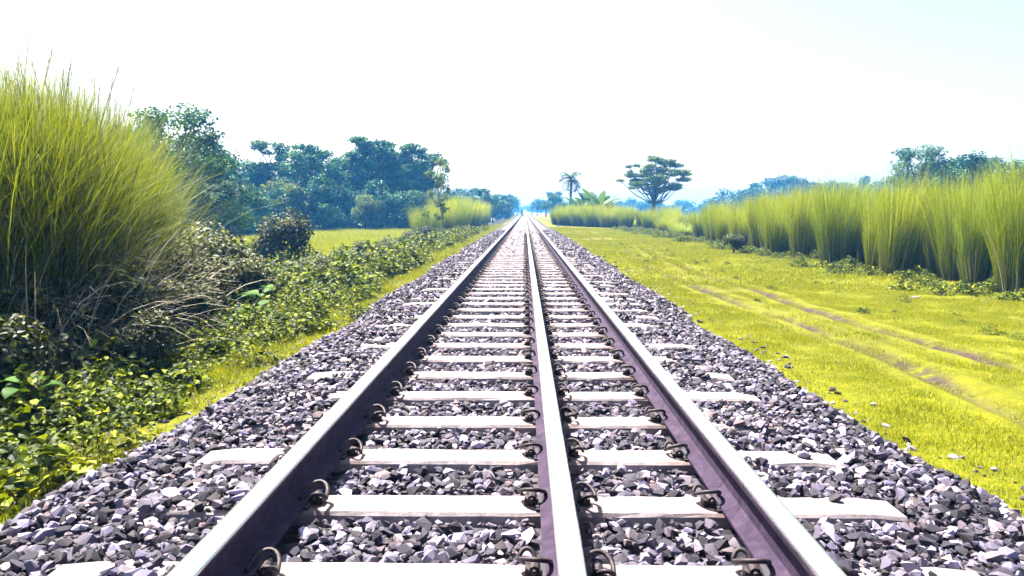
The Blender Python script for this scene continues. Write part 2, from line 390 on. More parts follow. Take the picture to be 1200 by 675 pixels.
mid = stone_field(19.0, 48.0, .10, .04, .08, rg); a2 = stones_mesh(*mid, HULL_S, rg); acc.add(np.concatenate(a2.V), np.concatenate(a2.F), np.concatenate(a2.t), np.concatenate(a2.h))
# strays rolled out on to the turf
N = 30; sx_ = np.concatenate([2.2 + rg.exponential(.22, N // 2), -2.2 - rg.exponential(.12, N // 2)]); sy_ = 2.2 + 14 * rg.random(N) ** 1.5; ss_ = rg.uniform(.018, .04, N)
a2 = stones_mesh(sx_, sy_, ground_z(sx_, sy_) + ss_ * .3, ss_, HULL, rg); acc.add(np.concatenate(a2.V), np.concatenate(a2.F), np.concatenate(a2.t), np.concatenate(a2.h))
lo = link('loose_stone', acc.mesh('loose_stone', M['stone']), bed); tag(lo, kind='stuff')

# ------------------------------------------------------------------ sleepers with their rail clips
def bm_mesh(name, bm, material, smooth=False):
    me = bpy.data.meshes.new(name); bm.to_mesh(me); bm.free(); me.materials.append(material)
    if smooth:
        for p in me.polygons: p.use_smooth = True
    return me
def sleeper_mesh(seed):
    rg = random.Random(seed); b = bmesh.new(); L = SL_B - SL_A
    xs = [SL_A + L * i / 24 for i in range(25)]; rings = []
    prof = [(-.125, -.20), (-.098, -.012), (-.086, 0), (.086, 0), (.098, -.012), (.125, -.20)]
    for i, x in enumerate(xs):
        end = .012 if i in (0, 24) else 0
        rings.append([b.verts.new((x, y * (1 - end * 2) + rg.gauss(0, .0016), z - (end if z > -.1 else 0) + rg.gauss(0, .0012))) for y, z in prof])
    for i in range(24):
        for j in range(6):
            b.faces.new((rings[i][j], rings[i][(j + 1) % 6], rings[i + 1][(j + 1) % 6], rings[i + 1][j]))
    b.faces.new(rings[0][::-1]); b.faces.new(rings[-1]); bmesh.ops.recalc_face_normals(b, faces=b.faces)
    return bm_mesh('concrete_body', b, M['concrete'])
SL = [sleeper_mesh(s) for s in range(5)]

def box_arr(x0, x1, y0, y1, z0, z1):
    V = [(x, y, z) for x in (x0, x1) for y in (y0, y1) for z in (z0, z1)]
    F = [(0, 1, 3), (0, 3, 2), (4, 6, 7), (4, 7, 5), (0, 4, 5), (0, 5, 1), (2, 3, 7), (2, 7, 6), (0, 2, 6), (0, 6, 4), (1, 5, 7), (1, 7, 3)]
    return np.array(V, float), np.array(F)
# e-shaped spring clip: local x points away from the rail, origin at the edge of the rail foot
def clip_meshes():
    a = Acc(); P = []
    for t in np.linspace(0, 1, 7): P.append((.034, .052 - .095 * t, .026))                        # centre leg through the shoulder
    for t in np.linspace(.1, 1, 10):                                                                # rear arch
        q = math.pi * t; P.append((.062 - .028 * math.cos(q) , -.045 - .030 * math.sin(q) * .9, .030 + .030 * math.sin(q)))
    for t in np.linspace(.15, 1, 9):                                                                # front loop over to the rail foot
        q = math.pi * t; P.append((.035 + .055 * math.cos(q), -.040 + .078 * math.sin(q) * 1.05 , .032 + .042 * math.sin(q)))
    P.append((-.022, -.046, .030))
    a.add(*tube(P, .0088, 7))
    coil = a.mesh('spring_clip', M['clip'], True)
    b = Acc(); b.add(*box_arr(.012, .066, -.026, .024, -.004, .026))
    V, F = tube([(.034, -.032, .026), (.034, .030, .026)], .019, 8); b.add(V, F)
    sh = b.mesh('shoulder', M['clip'])
    c = Acc(); c.add(*box_arr(-.030, .006, -.055, .055, .0125, .0215)); ins = c.mesh('insulator', M['pad'])
    return coil, sh, ins
COIL, SHO, INS = clip_meshes()
SLEEPER_LABEL = 'weathered pale concrete sleeper lying across the track under the three rails'
GROUP_S = 'concrete sleepers of the three-rail track'
c_ = Acc(); c_.add(*box_arr(-.085, .085, -.08, .08, -.003, .0115)); PAD = c_.mesh('rail_pad', M['pad'])
def add_sleeper(i):
    y = Y0 + i * PITCH; detail = -1 <= i < 60
    e = bpy.data.objects.new('sleeper', None) if detail else bpy.data.objects.new('sleeper', SL[i % 5])
    COL.objects.link(e); e.location = (0, y, 0 if detail else 0); e.rotation_euler = (0, 0, random.gauss(0, .0022))
    tag(e, SLEEPER_LABEL, 'sleeper', GROUP_S)
    if not detail: return
    link('concrete_body', SL[i % 5], e)
    for r in RAILS:
        link('rail_pad', PAD, e, (r, 0, 0))
        for s in (-1, 1):
            k = link('rail_clip', COIL, e, (r + s * .068, 0, .004)); k.rotation_euler = (0, 0, 0 if s > 0 else math.pi); k.scale = (.9 + random.gauss(0, .03),) * 3; k.rotation_euler[2] += random.gauss(0, .07); k.rotation_euler[1] = random.gauss(0, .06)
            
            if i < 26: link('shoulder', SHO, k); link('insulator', INS, k)
for i in range(-1, 299): add_sleeper(i)
# beyond the 300 nearest: one mass
a = Acc()
for i in range(299, 700):
    V, F = box_arr(SL_A, SL_B, Y0 + i * PITCH - .09, Y0 + i * PITCH + .09, -.2, 0); a.add(V, F)
tag(link('far_sleepers', a.mesh('far_sleepers', M['concrete'])), 'run of concrete sleepers fading away down the line', 'sleepers', kind='stuff')

# ------------------------------------------------------------------ rails
def rail_profile():
    h = [(.070, .0125), (.070, .0215), (.030, .032), (.0115, .046), (.009, .075), (.009, .118), (.014, .138), (.036, .149), (.0375, .160), (.0375, .180)]
    return h
def extrude_profile(pts, ys, close=True):
    n = len(pts); V = [(x, y, z) for y in ys for x, z in pts]; F = []
    for k in range(len(ys) - 1):
        for j in range(n - (0 if close else 1)):
            p, q = k * n + j, k * n + (j + 1) % n; F.append((p, p + n, q + n, q))
    return np.array(V), np.array(F)
hp = rail_profile(); full = hp + [(-x, z) for x, z in reversed(hp)]
ys = np.concatenate([[-6, 0, 5, 10, 20, 40, 80, 160, 320, 640, 1200]])
RB = make_mesh('web_and_foot', *extrude_profile(full, ys), M['rail_rust'])
RH = make_mesh('running_surface', *extrude_profile([(.0385, .166), (.0385, .181), (.033, .1868), (.018, .1892), (0, .190), (-.018, .1892), (-.033, .1868), (-.0385, .181), (-.0385, .166)], ys), M['rail_polished'], None, True)
for r, lab in zip(RAILS, ('left outer steel rail beside the weedy bank, its dark inner side in shade',
                          'middle steel rail of the three, between the two outer rails',
                          'right outer steel rail beside the mown verge, its purple-brown inner side lit')):
    e = bpy.data.objects.new('rail', None); COL.objects.link(e); e.location = (r, 0, 0)
    tag(e, lab, 'rail', 'rails of the dual-gauge track')
    link('web_and_foot', RB, e); link('running_surface', RH, e)
# ------------------------------------------------------------------ scattered cover: points carrying rotation, scale and variant; the variants are patches of real blades / leaves
def scatter(name, pts, rotz, scl, idx, protos, label, cat):
    me = bpy.data.meshes.new(name); N = len(pts)
    me.vertices.add(N); me.vertices.foreach_set('co', np.asarray(pts, np.float32).ravel())
    a = me.attributes.new('rz', 'FLOAT', 'POINT'); a.data.foreach_set('value', np.asarray(rotz, np.float32))
    a = me.attributes.new('sc', 'FLOAT', 'POINT'); a.data.foreach_set('value', np.asarray(scl, np.float32))
    a = me.attributes.new('vi', 'INT', 'POINT'); a.data.foreach_set('value', np.asarray(idx, np.int32))
    ob = link(name, me); tag(ob, label, cat, kind='stuff')
    g = bpy.data.node_groups.new(name, 'GeometryNodeTree')
    g.interface.new_socket('Geometry', in_out='INPUT', socket_type='NodeSocketGeometry'); g.interface.new_socket('Geometry', in_out='OUTPUT', socket_type='NodeSocketGeometry')
    N_ = g.nodes.new; L = g.links.new
    gi = N_('NodeGroupInput'); go = N_('NodeGroupOutput'); iop = N_('GeometryNodeInstanceOnPoints'); ji = N_('GeometryNodeJoinGeometry')
    for p in reversed(protos):
        q = bpy.data.objects.new(name + '_patch', p); oi = N_('GeometryNodeObjectInfo'); oi.inputs['Object'].default_value = q; oi.inputs['As Instance'].default_value = True
        L(oi.outputs['Geometry'], ji.inputs[0])
    def na(nm, t):
        x = N_('GeometryNodeInputNamedAttribute'); x.data_type = t; x.inputs['Name'].default_value = nm; return x.outputs['Attribute']
    cx = N_('ShaderNodeCombineXYZ'); L(na('rz', 'FLOAT'), cx.inputs[2])
    L(gi.outputs[0], iop.inputs['Points']); L(ji.outputs[0], iop.inputs['Instance']); iop.inputs['Pick Instance'].default_value = True
    L(na('vi', 'INT'), iop.inputs['Instance Index']); L(cx.outputs[0], iop.inputs['Rotation']); L(na('sc', 'FLOAT'), iop.inputs['Scale'])
    L(iop.outputs[0], go.inputs[0])
    md = ob.modifiers.new('scatter', 'NODES'); md.node_group = g
    return ob

def grass_patch(seed, nbl, half, lmin, lmax, wid, mt, nseg=2, lean=.5):
    rg = np.random.default_rng(seed); a = Acc()
    p = np.zeros((nbl, 3)); p[:, :2] = rg.uniform(-half, half, (nbl, 2)); p[:, 2] = -.006
    l = rg.uniform(lmin, lmax, nbl) * (.6 + .5 * np.clip(fnoise(p[:, 0], p[:, 1], 9, seed) + .5, 0, 1))
    a.add(*blades(p, rg.random(nbl) * 6.283, l, np.abs(rg.normal(0, lean, nbl)), rg.uniform(.1, 1.1, nbl), rg.uniform(.7, 1.3, nbl) * wid, nseg, None, rg))
    return a.mesh('grass_patch', mt)

def scatter_pts(x0, x1, y0, y1, dens, rg, keep):
    N = int((x1 - x0) * (y1 - y0) * dens); x = rg.uniform(x0, x1, N); y = rg.uniform(y0, y1, N)
    k = keep(x, y) & (np.abs(x - .0) < np.maximum(y, 1) * .72 + 1.2); return x[k], y[k]

rg = np.random.default_rng(21)
PG = [grass_patch(s, 620, .27, .012, .034, .0042, M['short_grass']) for s in (1, 2, 3)] + [grass_patch(9, 260, .24, .03, .08, .005, M['short_grass'])]
PF = [grass_patch(s, 520, .75, .03, .075, .014, M['short_grass']) for s in (4, 5)]
def turf_ok(x, y):
    e = 2.10 + .12 * fnoise(y * .9, x * 0, 1.0, 2.0)
    b = bareness(x, y)
    rm = np.zeros(len(x), bool)
    for k in (0, 1): rm |= (np.abs(x - rut_x(k, y)) < .20 + .17 * rg.random(len(x))) & (fnoise(x * 0 + 3 * k, y, .9, 3.3) > -.75)
    return (x > e) & ~rm & (rg.random(len(x)) > np.clip(b * 1.6 - .9, 0, 1))
xa, ya = scatter_pts(1.95, 11.5, 2.0, 16, 19, rg, turf_ok)
ia = np.where(rg.random(len(xa)) < .09, 3, rg.integers(0, 3, len(xa)))
xb, yb = scatter_pts(2.1, 13, 15, 70, 2.6, rg, turf_ok)
X = np.concatenate([xa, xb]); Y = np.concatenate([ya, yb])
scatter('verge_grass', np.stack([X, Y, ground_z(X, Y)], -1), rg.random(len(X)) * 6.283, rg.uniform(.75, 1.25, len(X)), np.concatenate([ia, rg.integers(4, 6, len(xb))]), PG + PF,
        'short yellow-green turf of the verge right of the track', 'grass')
# grass along the left ballast edge
PL = [grass_patch(s, 300, .24, .03, .10, .006, M['short_grass'], 3) for s in (31, 32)]
xa, ya = scatter_pts(-3.0, -1.95, 1.8, 26, 12, rg, lambda x, y: x < -2.14 - .12 * fnoise(y * .9, x * 0, 1., 2.))
xb, yb = scatter_pts(-4.6, -2.1, 25, 80, 5, rg, lambda x, y: x < -2.2)
xc, yc = scatter_pts(-6.5, -2.9, 2, 30, 1.1, rg, lambda x, y: fnoise(x, y, 1.1, 3) > 0)
xb = np.concatenate([xb, xc]); yb = np.concatenate([yb, yc])
X = np.concatenate([xa, xb]); Y = np.concatenate([ya, yb])
scatter('bank_grass', np.stack([X, Y, ground_z(X, Y)], -1), rg.random(len(X)) * 6.283, np.concatenate([rg.uniform(.6, 1.2, len(xa)), rg.uniform(1.2, 3.2, len(xb))]), rg.integers(0, 2, len(X)), PL,
        'yellow-green grass along the left edge of the ballast', 'grass')
# paddy
PP = [grass_patch(s, 260, .9, .35, .6, .03, M['paddy'], 2, .3) for s in (41, 42, 43)]
def paddy_ok(x, y):
    bund = np.abs(y - 62 - .03 * x) < .9
    return ((x < -8.5) | ((y > 45) & (x < -9))) & ~bund & (x > -y * .72 - 2)
N = 5200; X = rg.uniform(-62, -8, N); Y = rg.uniform(27, 88, N); k = paddy_ok(X, Y); X, Y = X[k], Y[k]
scatter('paddy_crop', np.stack([X, Y, ground_z(X, Y)], -1), rg.random(len(X)) * 6.283, rg.uniform(.8, 1.15, len(X)), rg.integers(0, 3, len(X)), PP,
        'bright yellow-green paddy crop in the field left of the track', 'crop')

# low leafy weeds
def weed_patch(seed, nl, half, hmax, smin, smax, mt):
    rg = np.random.default_rng(seed); a = Acc()
    p = np.zeros((nl, 3)); p[:, :2] = rg.normal(0, half * .55, (nl, 2)); d = np.hypot(p[:, 0], p[:, 1]) / half
    top = hmax * np.clip(1 - d * d * .8, .12, 1) * (.75 + .35 * fnoise(p[:, 0], p[:, 1], 7, seed))
    f = 1 - rg.random(nl) ** 2.2 * .9; p[:, 2] = top * f
    t = np.clip(rg.beta(1.3, 1.5, nl) * .85 + .3 * (rg.random(nl) < .12), 0, 1) * (.72 + .28 * rg.random())
    a.add(*leaves(p, rg.uniform(smin, smax, nl), rg, .8, t, aspect=.7, hexa=True))
    ns = nl // 8; q = np.zeros((ns, 3)); q[:, :2] = rg.normal(0, half * .4, (ns, 2))
    a.add(*blades(q, rg.random(ns) * 6.283, rg.uniform(.4, 1.0, ns) * hmax, np.abs(rg.normal(0, .4, ns)), rg.uniform(0, .8, ns), np.full(ns, .006), 3, rg.random(ns) * .5, rg))
    return a.mesh('weed_patch', mt)
PW = [weed_patch(s, 230, .38, .38, .05, .125, M['weed']) for s in (1, 2, 3)] + [weed_patch(s, 280, .42, .5, .04, .09, M['weed']) for s in (4, 5)] + [weed_patch(6, 230, .42, .30, .06, .105, M['weed'])]
def weed_edge(y): return -2.46 - .25 * fnoise(y, y * 0, .8, 3.) - .25 * np.clip((y - 9) / 6, 0, 1)
xa, ya = scatter_pts(-8.5, -2.3, 1.8, 14, 10, rg, lambda x, y: (x < weed_edge(y)) & (rg.random(len(x)) < .25 + .75 * np.clip(fnoise(x, y, 1.7, 6.) + .35, 0, 1)))
xb, yb = scatter_pts(-9.2, -3, 14, 62, 3.6, rg, lambda x, y: (x < weed_edge(y)) & (x > -9.2 + .02 * y) & (fnoise(x, y, .8, 8.) > -.55))
X = np.concatenate([xa, xb]); Y = np.concatenate([ya, yb])
sc = np.concatenate([rg.uniform(.6, 1.25, len(xa)), rg.uniform(1.0, 1.9, len(xb))]) * (.75 + .25 * np.clip((-X - 3) / 1.5, 0, 1))
scatter('bank_weeds', np.stack([X, Y, ground_z(X, Y)], -1), rg.random(len(X)) * 6.283, sc, rg.integers(0, 6, len(X)), PW,
        'tangle of low leafy weeds covering the left bank', 'weeds')
# weeds at the foot of the tall grass on the right, and a few in the turf
xa, ya = scatter_pts(7.2, 11.5, 11, 70, 4.0, rg, lambda x, y: x > 8.5 - .7 * fnoise(x * 0, y, .5, 2) - .9 * (fnoise(x, y, .9, 7) > .35))
xb, yb = scatter_pts(3.0, 9.5, 4, 40, .5, rg, lambda x, y: bareness(x, y) < .3)
X = np.concatenate([xa, xb]); Y = np.concatenate([ya, yb])
scatter('verge_weeds', np.stack([X, Y, ground_z(X, Y)], -1), rg.random(len(X)) * 6.283, np.concatenate([rg.uniform(.35, .8, len(xa)), rg.uniform(.08, .32, len(xb))]), rg.integers(0, 6, len(X)), PW,
        'low leafy weeds at the foot of the tall grass right of the verge', 'weeds')

# ------------------------------------------------------------------ tall grass
def reed_clump(seed, H, nb, r0, flare):
    """upright clump: narrow foot, flaring fuzzy head"""
    rg = np.random.default_rng(seed); a = Acc()
    ang = rg.random(nb) * 6.283; rr = r0 * np.sqrt(rg.random(nb)); p = np.stack([rr * np.cos(ang), rr * np.sin(ang), np.full(nb, -.03)], -1)
    az = ang + rg.normal(0, .5, nb); l = H * rg.uniform(.4, 1.0, nb) ** .8 * rg.choice([1, 1, 1, 1.12], nb)
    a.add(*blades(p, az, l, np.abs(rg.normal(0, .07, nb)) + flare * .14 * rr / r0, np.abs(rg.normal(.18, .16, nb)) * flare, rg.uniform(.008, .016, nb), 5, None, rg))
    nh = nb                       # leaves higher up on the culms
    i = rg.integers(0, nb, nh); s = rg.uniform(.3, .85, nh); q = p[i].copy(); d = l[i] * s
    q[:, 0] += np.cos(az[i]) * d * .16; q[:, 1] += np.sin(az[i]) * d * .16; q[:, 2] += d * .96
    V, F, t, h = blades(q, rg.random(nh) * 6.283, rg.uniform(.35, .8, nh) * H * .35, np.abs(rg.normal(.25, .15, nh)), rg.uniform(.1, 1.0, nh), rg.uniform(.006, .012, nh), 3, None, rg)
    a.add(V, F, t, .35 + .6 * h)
    bl = a.mesh('blades', M['reed'])
    b = Acc(); ns = nb // 14; ang = rg.random(ns) * 6.283; rr = r0 * 1.05 * np.sqrt(rg.random(ns)); p = np.stack([rr * np.cos(ang), rr * np.sin(ang), np.full(ns, -.03)], -1)
    b.add(*blades(p, ang, H * rg.uniform(.25, .6, ns), np.abs(rg.normal(.08, .14, ns)), rg.uniform(0, .7, ns), rg.uniform(.008, .014, ns), 4, None, rg))
    return bl, b.mesh('dry_stems', M['dry_stem'])

def arching_clump(seed, H, nb, r0):
    rg = np.random.default_rng(seed); a = Acc()
    ang = rg.random(nb) * 6.283; rr = r0 * np.sqrt(rg.random(nb)); p = np.stack([rr * np.cos(ang), rr * np.sin(ang), np.full(nb, -.04)], -1)
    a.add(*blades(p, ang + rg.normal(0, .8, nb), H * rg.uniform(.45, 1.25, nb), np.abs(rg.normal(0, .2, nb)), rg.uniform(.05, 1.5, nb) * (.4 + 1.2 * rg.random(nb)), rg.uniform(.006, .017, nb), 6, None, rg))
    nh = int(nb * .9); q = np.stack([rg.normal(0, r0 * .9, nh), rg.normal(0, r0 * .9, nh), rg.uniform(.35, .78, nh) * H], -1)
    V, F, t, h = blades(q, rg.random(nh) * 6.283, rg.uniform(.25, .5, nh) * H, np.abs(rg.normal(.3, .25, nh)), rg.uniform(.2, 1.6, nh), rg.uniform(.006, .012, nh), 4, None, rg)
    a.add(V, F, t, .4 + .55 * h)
    bl = a.mesh('blades', M['tall_grass'])
    b = Acc(); ns = nb // 3; ang = rg.random(ns) * 6.283; rr = r0 * (.6 + 1.7 * np.sqrt(rg.random(ns))); p = np.stack([rr * np.cos(ang), rr * np.sin(ang), np.full(ns, -.04)], -1)
    b.add(*blades(p, ang + rg.normal(0, .5, ns), H * rg.uniform(.25, .75, ns), np.abs(rg.normal(.2, .35, ns)), rg.uniform(.3, 2.6, ns), rg.uniform(.010, .026, ns), 7, None, rg))
    c = Acc(); npl = 5; ang = rg.random(npl) * 6.283                       # feathery seed heads on thin stalks
    for k in range(npl):
        hh = H * rg.uniform(1.02, 1.2); x0, y0 = rg.normal(0, r0 * .6, 2); lx, ly = rg.normal(0, .10, 2)
        pth = [(x0 + lx * hh * s * s, y0 + ly * hh * s * s, hh * s) for s in np.linspace(.3, 1, 7)]; c.add(*tube(pth, .004, 4), rg.random())
        nn = 26; s = rg.uniform(.86, 1.0, nn); q = np.stack([x0 + lx * hh * s * s, y0 + ly * hh * s * s, hh * s], -1)
        c.add(*blades(q, rg.random(nn) * 6.283, rg.uniform(.08, .16, nn), rg.uniform(.15, .5, nn), rg.uniform(0, .5, nn), np.full(nn, .005), 2, None, rg))
    return bl, b.mesh('dry_stems', M['dry_stem']), c.mesh('seed_heads', M['plume'])

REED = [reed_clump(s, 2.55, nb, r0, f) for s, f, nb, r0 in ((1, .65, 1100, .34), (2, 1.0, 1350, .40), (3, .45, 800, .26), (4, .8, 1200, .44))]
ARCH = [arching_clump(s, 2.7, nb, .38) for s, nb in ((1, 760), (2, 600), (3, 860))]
def put_clump(kind, k, x, y, s, label, group, sz=None, name='tall_grass_clump'):
    parts = (REED if kind == 'reed' else ARCH)[k]
    e = bpy.data.objects.new(name, None); COL.objects.link(e); e.location = (x, y, float(ground_z(x, y)))
    e.rotation_euler = (random.gauss(0, .03), random.gauss(0, .03), random.random() * 6.28); e.scale = (s, s, sz or s)
    tag(e, label, 'tall grass', group)
    for nm, me in zip(('blades', 'dry_stems', 'seed_heads'), parts): link(nm, me, e)
    return e
GR = 'tall grass clumps along the verge right of the track'
rs = random.Random(5)
y = 11.6
while y < 40:
    for row in range(3):
        x = 9.3 + row * 1.05 + rs.gauss(0, .3) + (.25 if row else 0); s = rs.uniform(.78, 1.08) * (1 - .006 * max(0, y - 18)) + .03 * row
        put_clump('reed', rs.randrange(4), x, y + rs.gauss(0, .22) + .5 * row, s,
                  ('upright yellow-green clump in the front row of tall grass beside the verge' if row == 0 else 'tall yellow-green grass clump standing behind the front row beside the verge'), GR)
    y += rs.uniform(.85, 1.6) * (1 + .012 * (y - 13))
y = 45
while y < 100:
    for row in range(2):
        put_clump('reed', rs.randrange(4), 10.6 + row * 1.5 + rs.gauss(0, .4) + .02 * (y - 44), y + rs.gauss(0, .4), rs.uniform(1.1, 1.5), 'pale hazy tall grass clump farther down the verge, past the gap in the row', GR, sz=rs.uniform(.5, .7) + .25 * math.sin(y * .21))
    y += rs.uniform(2.2, 4.6)
# left bank: a big arching stand near the track, its height falling away down the line
GL = 'arching tall grass on the left bank'
for k in range(44):
    px = -60 + 212 * k / 43 + rs.gauss(0, 6); f = min(1, max(0, px / 160)); yy = 7.0 + 4.2 * f + rs.random() * 2.4; xx = (px - 615) / 900 * yy
    top = np.interp(px, [0, 60, 100, 150, 172, 200], [98, 108, 132, 176, 200, 230]); need = CAM_Z + (248 - top) / 900 * yy - float(ground_z(xx, yy)) + rs.gauss(-.1, .25)
    put_clump('arch', rs.randrange(3), xx, yy, rs.uniform(.7, .95), 'big arching yellow-green grass clump with pale dry stems on the left bank', GL, sz=need / 3.0)
GM = 'grass clumps beside the slender sapling left of the track'
for xx, yy, s in ((-6.9, 55, .85), (-6.2, 58, 1.0), (-5.6, 62, 1.1), (-6.6, 64, 1.15), (-5.7, 68, 1.15), (-5.2, 73, 1.05), (-6.6, 72, 1.1), (-5.4, 79, 1.0), (-7.6, 57, .8), (-5.3, 86, 1.0), (-5.2, 95, 1.0)):
    put_clump('reed', rs.randrange(4), xx, yy, s * 1.7, 'bushy yellow-green grass clump in the hump beside the slender sapling left of the track', GM, sz=s * 1.2)

for px, yy, s in ((652, 84, .95), (660, 80, 1.05), (668, 82, 1.1), (676, 78, 1.1), (684, 80, 1.1), (693, 76, 1.15), (702, 78, 1.1), (712, 74, 1.1), (722, 76, 1.1), (733, 72, 1.05)):
    put_clump('reed', rs.randrange(4), (px - 615) / 900 * yy, yy, s * 1.35, 'pale feathery grass clump in front of the palm and banana plants', 'pale grass clumps in front of the palm', sz=s * .82)

# ------------------------------------------------------------------ shrubs and big-leaved plants on the left bank
def shrub_meshes(seed, nl, rx, H, smin, smax):
    rg = np.random.default_rng(seed); a = Acc(); b = Acc()
    nb = 9; cs = []
    for k in range(nb):
        an = rg.random() * 6.283; d = rx * .6 * math.sqrt(rg.random()); c = np.array([d * math.cos(an), d * math.sin(an), H * rg.uniform(.35, .8)]); cs.append(c)
        r = np.array([rx * .48, rx * .48, H * .30]) * rg.uniform(.75, 1.2)
        p, dd = blob_points(nl // nb, c, r, rg, 2.0); p[:, 2] = np.abs(p[:, 2])
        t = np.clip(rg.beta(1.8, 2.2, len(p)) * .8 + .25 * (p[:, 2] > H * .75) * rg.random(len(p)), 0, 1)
        a.add(*leaves(p, rg.uniform(smin, smax, len(p)), rg, .3, t, aspect=.6, out=dd * .7, hexa=True))
        b.add(*tube([(rg.normal(0, .05), rg.normal(0, .05), -.05), c * .5 + rg.normal(0, .05, 3), c + (0, 0, H * .1)], [.014, .010, .004], 5))
    return b.mesh('stem', M['bark']), a.mesh('foliage', M['shrub'])
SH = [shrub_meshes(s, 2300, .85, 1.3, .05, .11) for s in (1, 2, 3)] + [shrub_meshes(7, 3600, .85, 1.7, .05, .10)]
def put_plant(name, parts, x, y, s, label, cat, group=None, names=('stem', 'foliage'), rz=None, z=None, sz=None):
    e = bpy.data.objects.new(name, None); COL.objects.link(e); e.location = (x, y, float(ground_z(x, y)) if z is None else z)
    e.rotation_euler = (0, 0, random.random() * 6.28 if rz is None else rz); e.scale = (s, s, sz or s); tag(e, label, cat, group)
    for nm, me in zip(names, parts): link(nm, me, e)
    return e
put_plant('shrub', SH[3], -7.95, 25.0, 1.3, 'round dark-centred bush with buff top leaves standing alone before the paddy field', 'bush')
GB = 'dark leafy shrubs under the tall grass on the left bank'
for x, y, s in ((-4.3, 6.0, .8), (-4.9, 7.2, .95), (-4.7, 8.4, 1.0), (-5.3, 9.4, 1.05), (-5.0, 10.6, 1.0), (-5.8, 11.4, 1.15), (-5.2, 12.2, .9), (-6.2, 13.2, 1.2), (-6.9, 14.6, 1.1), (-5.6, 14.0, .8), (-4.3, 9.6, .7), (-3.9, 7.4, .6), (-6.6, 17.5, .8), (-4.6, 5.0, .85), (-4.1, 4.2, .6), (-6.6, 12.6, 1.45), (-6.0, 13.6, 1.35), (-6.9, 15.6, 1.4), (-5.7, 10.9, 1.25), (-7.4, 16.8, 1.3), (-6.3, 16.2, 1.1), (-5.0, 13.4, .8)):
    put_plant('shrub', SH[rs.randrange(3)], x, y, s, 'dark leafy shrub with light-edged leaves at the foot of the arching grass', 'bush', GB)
GW = 'low dark shrubs among the weeds between the round bush and the ballast'
for x, y, s in ((-4.6, 17, .5), (-5.4, 20, .6), (-4.4, 22, .5), (-6.2, 23, .55), (-5.0, 27, .6), (-6.4, 30, .7), (-4.9, 34, .6), (-5.8, 39, .8), (-5.2, 46, .8), (-6.6, 50, .9)):
    put_plant('shrub', SH[rs.randrange(3)], x, y, s, 'low dark shrub poking from the weeds between the round bush and the ballast', 'bush', GW)
put_plant('shrub', SH[1], 7.7, 28.5, .75, 'dark low bush alone on the turf in front of the tall grass', 'bush', sz=.55)

def big_leaf_plant(x, y, s, nleaf, label, seed, H=.55):
    rg = np.random.default_rng(seed); e = bpy.data.objects.new('broad_leaf_plant', None); COL.objects.link(e); e.location = (x, y, float(ground_z(x, y))); e.scale = (s,) * 3
    tag(e, label, 'plant')
    for k in range(nleaf):
        az = 6.283 * k / nleaf + rg.normal(0, .3); d = np.array([math.cos(az), math.sin(az), 0]); hh = H * rg.uniform(.7, 1.1)
        b = Acc(); tip = d * .16 + (0, 0, hh); b.add(*tube([(0, 0, -.02), d * .05 + (0, 0, hh * .6), tip], [.012, .010, .006], 5), .3)
        st = link('stalk', b.mesh('stalk', M['big_leaf'], True), e)
        a = Acc(); L = rg.uniform(.22, .32); sidev = np.cross(d, (0, 0, 1)); droop = rg.uniform(.1, .7); rows = []
        for i, t in enumerate(np.linspace(0, 1, 7)):
            w = L * .42 * math.sin(math.pi * min(1, .18 + t * .82)) ** .8 if t < 1 else .002
            c = tip + d * L * (t - .12) * math.cos(droop * t) + np.array([0, 0, .10 * t - L * droop * t * t])
            rows.append([c - sidev * w + (0, 0, .03 * w / .1), c, c + sidev * w + (0, 0, .03 * w / .1)])
        V = np.array(rows).reshape(-1, 3); F = []
        for i in range(6):
            for j in range(2):
                p = i * 3 + j; F += [(p, p + 1, p + 4), (p, p + 4, p + 3)]
        a.add(V, F, rg.random()); link('leaf', a.mesh('leaf', M['big_leaf'], True), e)
big_leaf_plant(-3.62, 5.45, .6, 4, 'pale green broad-leaved plant rising from dark weeds below the arching grass', 3, .75)
big_leaf_plant(-4.35, 12.4, .95, 6, 'cluster of large pale green leaves over a dark hollow in the weedy bank', 8, .5)
big_leaf_plant(-4.0, 11.3, .75, 5, 'smaller group of broad green leaves beside the ballast-side grass', 9, .4)

